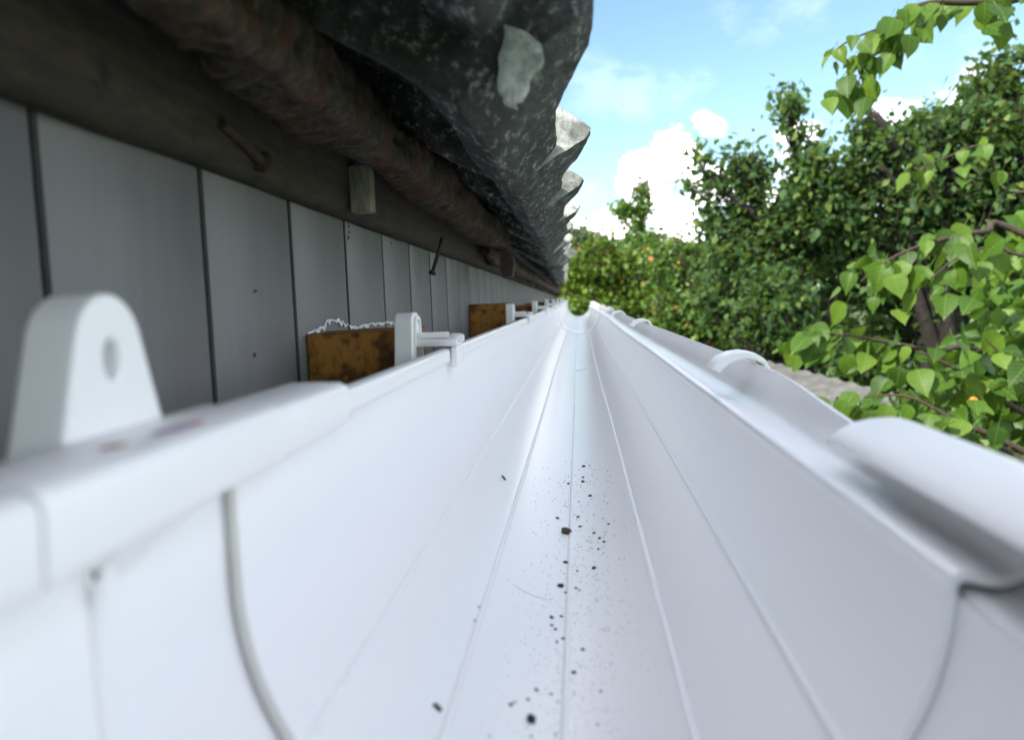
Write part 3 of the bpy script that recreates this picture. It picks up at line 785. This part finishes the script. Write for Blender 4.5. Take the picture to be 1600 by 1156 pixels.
def make_tree(name, label, base, lobes, leaf, ntwig, perl, mat, seed, trunk_r=.09, fruit=0, top=None, group='trees beyond the gutter', cat='tree', droop=.35):
    """lobes: (centre xyz, radii xyz, weight)"""
    R = np.random.default_rng(seed)
    root = empty(name, (base[0], base[1], GZ), label, cat, group)
    cz = sum(l[0][2] for l in lobes)/len(lobes); cx = sum(l[0][0] for l in lobes)/len(lobes); cy = sum(l[0][1] for l in lobes)/len(lobes)
    fork = np.array(top if top is not None else (base[0]*.5+cx*.5, base[1]*.5+cy*.5, GZ+(cz-GZ)*.55))
    tp = grow_path((base[0], base[1], GZ-.05), fork, 8, .05, R)
    V, F = tube(tp, np.linspace(trunk_r, trunk_r*.65, 9).tolist(), 9); obj('trunk', V, F, M_TRUNK, root, 60)
    V, F = [], []; C, D, S = [], [], []
    wsum = sum(l[2] for l in lobes)
    for (c, rad, w) in lobes:
        c = np.array(c); rad = np.array(rad)
        lp = grow_path(fork, c, 7, .08, R); r0 = trunk_r*.45
        tube(lp, np.linspace(r0, max(.006, r0*.3), 8).tolist(), 6, V, F)
        nt = max(2, int(ntwig*w/wsum))
        for _ in range(nt):
            d = R.normal(0, 1, 3); d /= np.linalg.norm(d)
            e = c+d*rad*R.uniform(.45, 1.0)**.7*np.array([1, 1, 1])*R.uniform(.8, 1.18)
            st = lp[R.integers(3, 8)]
            tw = grow_path(st, e, 5, .08, R); tube(tw, np.linspace(max(.004, r0*.16), .0022, 6).tolist(), 4, V, F, False)
            tdir = tw[-1]-tw[-3]; tdir /= np.linalg.norm(tdir)+1e-9
            nl = max(3, int(R.normal(perl, perl*.3))); sp = min(leaf*3.2, np.linalg.norm(e-st)*.6)
            t = R.random(nl)**.8
            P = e[None]-tdir[None]*(t[:, None]*sp)+R.normal(0, leaf*.75, (nl, 3))
            C.append(P); dd = tdir[None]*.5+R.normal(0, .55, (nl, 3)); dd[:, 2] -= droop; D.append(dd); S.append(R.uniform(.6, 1.25, nl)*leaf)
    obj('limbs', V, F, M_TRUNK, root, 60)
    C = np.concatenate(C); D = np.concatenate(D); S = np.concatenate(S)
    Nn = R.normal(0, .55, C.shape); Nn[:, 2] += .8
    VV, FF = leaf_cloud(C, D, Nn, S)
    link('crown', fast_mesh('crown', VV, FF, mat), root)
    if fruit:
        bm = bmesh.new()
        for i in R.choice(len(C), fruit, replace=False):
            m = Matrix.Translation(Vector(C[i]-np.array([0, 0, leaf*.5]))) @ Matrix.Scale(R.uniform(.011, .016), 4)
            bmesh.ops.create_icosphere(bm, subdivisions=2, radius=1, matrix=m)
        tag(bmobj('fruit', bm, M_FRUIT, root, 60), kind='stuff')
    return root
def lobe(u, v, ru, rv, y, ry=None, w=None):
    c = at(u, v, y=y); k = y/FPX
    rad = (ru*k, ry if ry is not None else (ru+rv)*.5*k, rv*k)
    return (tuple(c), rad, w if w is not None else ru*rv)
# dark pear-like tree, left half of the dense mass
make_tree('garden_tree', 'dark green leafy tree with tall twigs against the sky, left of the dense trees', (1.75, 6.3), [
    lobe(1180, 425, 95, 80, 6.2), lobe(1260, 340, 80, 75, 6.0), lobe(1160, 350, 60, 50, 6.3), lobe(1240, 495, 100, 50, 6.4), lobe(1130, 470, 60, 60, 6.6),
    lobe(1262, 250, 38, 70, 5.9, w=2600), lobe(1235, 165, 18, 48, 5.9, w=900), lobe(1165, 255, 34, 42, 6.1, w=1800), lobe(1088, 240, 40, 14, 6.2, w=420), lobe(1092, 290, 26, 28, 6.2, w=800),
    lobe(1110, 350, 34, 34, 6.2, w=1100), lobe(1320, 300, 60, 60, 6.3, w=3600), lobe(1215, 480, 75, 60, 5.5, w=4200)], .068, 960, 13, M_LEAF_DARK, 3, .10, 0)
make_tree('garden_tree', 'tall dark green tree filling the right edge behind the overhanging branches', (2.75, 6.2), [
    lobe(1400, 310, 110, 95, 6.0), lobe(1500, 260, 100, 110, 5.8), lobe(1590, 260, 90, 150, 5.6), lobe(1350, 400, 100, 90, 6.2), lobe(1480, 420, 120, 100, 6.3), lobe(1590, 450, 110, 120, 6.2), lobe(1420, 520, 100, 60, 6.6),
    lobe(1540, 140, 45, 55, 5.8, w=2600), lobe(1590, 120, 40, 60, 5.7, w=2600), lobe(1360, 230, 60, 40, 6.0, w=2400), lobe(1450, 190, 60, 35, 6.0, w=1900), lobe(1330, 170, 22, 60, 6.0, w=700)],
    .068, 1150, 13, M_LEAF_DARK, 5, .13, 0)
make_tree('garden_tree', 'shadowy bushy tree standing behind the dark tall trees', (3.3, 9.5), [
    lobe(1150, 450, 90, 80, 9.5), lobe(1280, 420, 110, 100, 9.6), lobe(1420, 420, 130, 110, 9.8), lobe(1560, 420, 120, 120, 9.6), lobe(1220, 540, 110, 70, 9.0), lobe(1380, 560, 130, 80, 9.0), lobe(1540, 600, 120, 110, 9.0)],
    .10, 700, 13, M_LEAF_DARK, 8, .14)
# fruit-speckled bushes at the end of the gutter
make_tree('fruit_tree', 'bright green bushy tree speckled with orange, beyond the gutter end', (.75, 9.0), [
    lobe(915, 430, 50, 55, 9.0), lobe(985, 430, 65, 55, 9.2), lobe(930, 490, 70, 50, 8.8), lobe(1030, 480, 60, 50, 8.8), lobe(870, 450, 45, 60, 9.2), lobe(930, 385, 36, 26, 9.2)],
    .070, 620, 12, M_LEAF_RED, 13, .09, 14)
make_tree('fruit_tree', 'green tree with orange fruit between the gutter end and the dark trees', (1.6, 8.2), [
    lobe(1060, 420, 60, 50, 8.3), lobe(1110, 430, 55, 55, 8.2), lobe(1080, 490, 70, 50, 8.0), lobe(1150, 510, 60, 50, 8.0), lobe(1050, 390, 40, 24, 8.4)],
    .068, 600, 12, M_LEAF_MID, 17, .09, 8)
make_tree('young_tree', 'thin young tree with three round leaf tufts rising against the cloud', (1.02, 12.0), [
    lobe(972, 325, 13, 11, 12, w=120), lobe(1003, 297, 9, 17, 12, w=110), lobe(1008, 328, 15, 9, 12, w=110), lobe(995, 350, 13, 10, 12, w=90), lobe(1000, 385, 40, 22, 12, w=300)],
    .085, 130, 13, M_LEAF_MID, 23, .035, top=tuple(at(1000, 372, y=12)))
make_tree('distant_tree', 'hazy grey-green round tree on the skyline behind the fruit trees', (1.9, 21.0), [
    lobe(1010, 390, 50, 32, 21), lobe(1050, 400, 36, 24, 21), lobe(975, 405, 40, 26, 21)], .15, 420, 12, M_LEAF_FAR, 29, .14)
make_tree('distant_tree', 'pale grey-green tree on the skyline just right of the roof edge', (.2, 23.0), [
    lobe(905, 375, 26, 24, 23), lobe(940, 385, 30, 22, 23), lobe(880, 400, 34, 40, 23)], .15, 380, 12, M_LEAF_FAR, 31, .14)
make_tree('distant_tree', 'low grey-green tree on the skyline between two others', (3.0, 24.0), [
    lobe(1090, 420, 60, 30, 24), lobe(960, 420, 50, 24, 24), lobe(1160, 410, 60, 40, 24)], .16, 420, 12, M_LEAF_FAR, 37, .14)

# ---- near apricot tree: leaves told apart one by one
def leaf_mesh(seed):
    R = random.Random(seed); L = .072*R.uniform(.92, 1.08); W = L*R.uniform(.36, .42); V = []; F = []
    prof = [(0, .10), (.05, .55), (.14, .86), (.27, 1.0), (.42, .96), (.56, .80), (.70, .56), (.82, .30), (.92, .11), (1.0, .0)]
    curl = R.uniform(.03, .30); fold = R.uniform(.06, .40); tw = R.uniform(-.45, .45)
    for (t, w) in prof:
        y = t*L; z0 = -curl*L*t*t*1.6
        for s in (-1, -.5, 0, .5, 1):
            x = s*W*w; V.append((x, y, z0+abs(x)*fold*1.3+tw*x*t+.0016*math.sin(t*17+s*3+seed)*abs(s)))
    n = 5
    for i in range(len(prof)-1):
        for j in range(4): F.append((i*n+j, i*n+j+1, (i+1)*n+j+1, (i+1)*n+j))
    V2, F2 = tube([(0, .004, 0), (0, -.012, .002), (0, -.028, .008)], [.0007, .0008, .0010], 4); b = len(V)
    V += V2; F += [tuple(b+i for i in f) for f in F2]
    return mesh('leaf', V, F, M_LEAF_NEAR, 80)
leaf_ms = [leaf_mesh(s) for s in range(8)]
apricot = empty('apricot_tree', (2.05, 1.75, GZ), 'near broad-leaved tree with bright green leafy branches reaching in from the right', 'tree')
V, F = tube(grow_path((2.05, 1.75, GZ-.05), (1.95, 1.8, -.9), 6, .04, rng), [.085, .08, .075, .07, .068, .066, .064], 12)
tr = obj('trunk', V, F, M_TRUNK, apricot, 60)
def near_branch(path, r0, leaves, seed, spread=.05, side=None, dens=None, size=1.0):
    """path: world points of the twig from the trunk side to its tip; leaves hang along it"""
    R = np.random.default_rng(seed); P = [Vector(p) for p in path]
    # smooth resample
    pts = []
    for i in range(len(P)-1):
        for k in range(6): 
            t = k/6; p0 = P[max(0, i-1)]; p1 = P[i]; p2 = P[i+1]; p3 = P[min(len(P)-1, i+2)]
            pts.append(.5*((2*p1)+(p2-p0)*t+(2*p0-5*p1+4*p2-p3)*t*t+(3*p1-p0-3*p2+p3)*t**3))
    pts.append(P[-1])
    V, F = tube(pts, np.linspace(r0, .0016, len(pts)).tolist(), 7); br = obj('branch', V, F, M_STEM, apricot, 60)
    lo = dens[0] if dens else .3
    for i in range(leaves):
        t = lo+(1-lo)*(i+R.random())/leaves; f = t*(len(pts)-1); k = min(len(pts)-2, int(f)); p = pts[k].lerp(pts[k+1], f-k)
        ax = (pts[k+1]-pts[k]).normalized(); sgn = 1 if i % 2 else -1
        sd = ax.cross(Vector((0, 0, 1))).normalized()*sgn
        d = (ax*R.uniform(.1, .7)+sd*R.uniform(.2, .9)+Vector((R.normal(0, .3), R.normal(0, .3), R.uniform(-1.25, -.05)))).normalized()
        off = Vector((R.normal(0, spread), R.normal(0, spread), R.normal(0, spread*.8)))
        toward = Vector((R.normal(-.25, .4), R.normal(-.75, .4), R.uniform(.25, 1.0))).normalized()  # blades lean to the open, lit side
        x = d.cross(toward).normalized(); z = x.cross(d).normalized()
        o = bpy.data.objects.new('leaf', leaf_ms[R.integers(0, 8)]); col.objects.link(o); o.parent = br
        s = size*R.uniform(.5, .95)
        o.matrix_local = Matrix.Translation(p+off+d*.022) @ Matrix(((x.x, d.x, z.x), (x.y, d.y, z.y), (x.z, d.z, z.z))).to_4x4() @ Matrix.Scale(s, 4)
    return br
def pp(*a): return [tuple(at(u, v, y=y)) for (u, v, y) in a]
TOPT = (1.95, 1.8, -.9)
# middle cluster
near_branch([TOPT, (1.6, 1.85, -.25)]+pp((1600, 366, 2.0), (1540, 362, 1.95), (1470, 375, 1.92), (1400, 400, 1.9), (1345, 440, 1.88)), .012, 44, 1, .040, dens=(.56,))
near_branch([(1.3, 1.9, .0)]+pp((1600, 400, 1.85), (1560, 385, 1.85), (1500, 400, 1.85), (1450, 440, 1.85)), .005, 16, 2, .035, dens=(.55,))
# lower left finger of leaves
near_branch([TOPT, (1.5, 1.9, -.5)]+pp((1560, 560, 1.95), (1460, 548, 1.9), (1360, 530, 1.88), (1290, 522, 1.88), (1245, 528, 1.88)), .010, 34, 3, .026, dens=(.58,))
# lower mass on the right
near_branch([TOPT, (1.4, 1.8, -.55)]+pp((1590, 640, 1.8), (1520, 590, 1.8), (1460, 560, 1.8), (1430, 548, 1.8)), .010, 30, 4, .04, dens=(.5,))
near_branch([TOPT, (1.35, 1.7, -.6)]+pp((1590, 700, 1.7), (1500, 660, 1.7), (1420, 620, 1.72), (1350, 620, 1.75)), .010, 46, 5, .045, dens=(.48,))
near_branch([TOPT, (1.4, 1.8, -.55)]+pp((1600, 600, 1.75), (1570, 560, 1.75), (1540, 530, 1.75)), .008, 14, 6, .04, dens=(.5,))
near_branch([TOPT, (1.35, 1.6, -.7)]+pp((1600, 720, 1.65), (1540, 700, 1.65), (1480, 690, 1.66), (1430, 680, 1.7)), .009, 34, 7, .04, dens=(.45,))
# branch hanging from the top edge
near_branch([(1.9, 1.8, -.9), (1.7, 1.9, .3), (1.35, 1.9, .75)]+pp((1610, -8, 1.85), (1530, 4, 1.82), (1450, 6, 1.8), (1400, 30, 1.8), (1370, 65, 1.8), (1350, 105, 1.8), (1335, 150, 1.8)), .012, 60, 8, .024, dens=(.36,), size=.95)
near_branch(pp((1390, 40, 1.8), (1360, 50, 1.8), (1325, 65, 1.8), (1298, 85, 1.8)), .003, 10, 9, .018, dens=(.35,), size=.7)
near_branch([(1.6, 1.9, .5)]+pp((1600, 300, 2.6), (1540, 230, 2.6), (1470, 250, 2.6), (1430, 265, 2.6)), .006, 22, 12, .05, dens=(.4,))
# shaded inner foliage of the same tree, behind the leaves at the front
def inner_crown():
    R = np.random.default_rng(77); C = []
    for (u, v, ru, rv, y, ry, n) in [(1480, 680, 150, 70, 2.1, .25, 420), (1590, 600, 100, 110, 2.2, .3, 420), (1560, 730, 120, 60, 1.9, .2, 300), (1640, 480, 80, 160, 2.4, .3, 350), (1390, 690, 70, 40, 2.1, .15, 90)]:
        c = at(u, v, y=y); k = y/FPX
        d = R.normal(0, 1, (n, 3)); d /= np.linalg.norm(d, axis=1, keepdims=True); d *= R.random((n, 1))**.4
        C.append(c+d*np.array([ru*k, ry, rv*k]))
    C = np.concatenate(C); D = R.normal(0, .6, C.shape); D[:, 2] -= .5; Nn = R.normal(0, .5, C.shape)+np.array([-.2, -.5, .7])
    VV, FF = leaf_cloud(C, D, Nn, R.uniform(.75, 1.15, len(C))*.07)
    link('crown', fast_mesh('crown', VV, FF, M_LEAF_BACK), apricot)
inner_crown()
def fruit_obj():
    bm = bmesh.new(); p = at(1521, 626, y=1.72); bmesh.ops.create_icosphere(bm, subdivisions=3, radius=.0085, matrix=Matrix.Translation(Vector(p)))
    bmobj('fruit', bm, M_FRUIT, apricot, 60)
fruit_obj()

# ------------------------------------------------------------------ shed roof and brick building in the garden
def shed():
    root = empty('garden_shed', (1.0, 4.6, GZ), 'low shed with grey corrugated cement roof behind the gutter lip', 'shed')
    ya, yb = 5.3, 4.0; p0 = at(1165, 555, y=ya); p1 = at(1350, 603, y=yb)
    x0, z0 = p0[0], p0[2]; x1, z1 = p1[0], p1[2]
    d = Vector((x1-x0, yb-ya, z1-z0)); sl = Vector((-1.0, -.22, -.24)).normalized()*.55
    V = []; F = []; nu, nv = 120, 2
    for j in range(nv):
        for k in (0, 1):
            for i in range(nu+1):
                t = -.12+1.5*i/nu; p = Vector((x0, ya, z0))+d*t+sl*j
                V.append((p.x, p.y, p.z+.005*math.sin(t*d.length/.15*2*math.pi)-.008*k))
    n = nu+1
    for i in range(nu):
        F += [(i, i+1, 2*n+i+1, 2*n+i), (n+i, n+i+1, 3*n+i+1, 3*n+i), (i, i+1, n+i+1, n+i), (2*n+i, 2*n+i+1, 3*n+i+1, 3*n+i)]
    obj('roof_sheet', V, F, M_ROOFC, root, 60)
    a = Vector((x0, ya, z0))-d*.08; b = Vector((x0, ya, z0))+d*1.2
    V = []; 
    for q in (a+sl*.08, b+sl*.08, b+sl*.92, a+sl*.92): V += [(q.x, q.y, GZ), (q.x, q.y, q.z-.05)]
    F = [(0, 2, 3, 1), (2, 4, 5, 3), (4, 6, 7, 5), (6, 0, 1, 7)]
    obj('wall', V, F, M_PLASTER, root)
shed()
def brickmat():
    m, nt, N, L, b = mat_new('red_brick'); v = tmap(nt, (1, 1, 1))
    sw = N('ShaderNodeSeparateXYZ'); L(v, sw.inputs[0]); cb = N('ShaderNodeCombineXYZ'); L(sw.outputs['X'], cb.inputs['X']); L(sw.outputs['Z'], cb.inputs['Y'])
    br = N('ShaderNodeTexBrick'); L(cb.outputs[0], br.inputs['Vector']); br.inputs['Scale'].default_value = 4
    br.inputs['Color1'].default_value = (.34, .085, .06, 1); br.inputs['Color2'].default_value = (.26, .06, .05, 1); br.inputs['Mortar'].default_value = (.35, .28, .25, 1)
    L(br.outputs[0], b.inputs['Base Color']); b.inputs['Roughness'].default_value = .9; return m
M_BRICK = brickmat()
def brick_house():
    root = empty('brick_outbuilding', (2.2, 13.8, GZ), 'red brick outbuilding glimpsed through the leaves beyond the fruit trees', 'building')
    box('wall', .9, 3.2, 13.0, 15.0, GZ, .05, M_BRICK, root)
    V = [(.75, 12.85, .05), (3.35, 12.85, .05), (3.35, 15.15, .05), (.75, 15.15, .05), (.75, 14, .55), (3.35, 14, .55)]
    obj('roof', V, [(0, 1, 5, 4), (2, 3, 4, 5), (0, 4, 3), (1, 2, 5), (0, 3, 2, 1)], M_ROOFC, root)
brick_house()
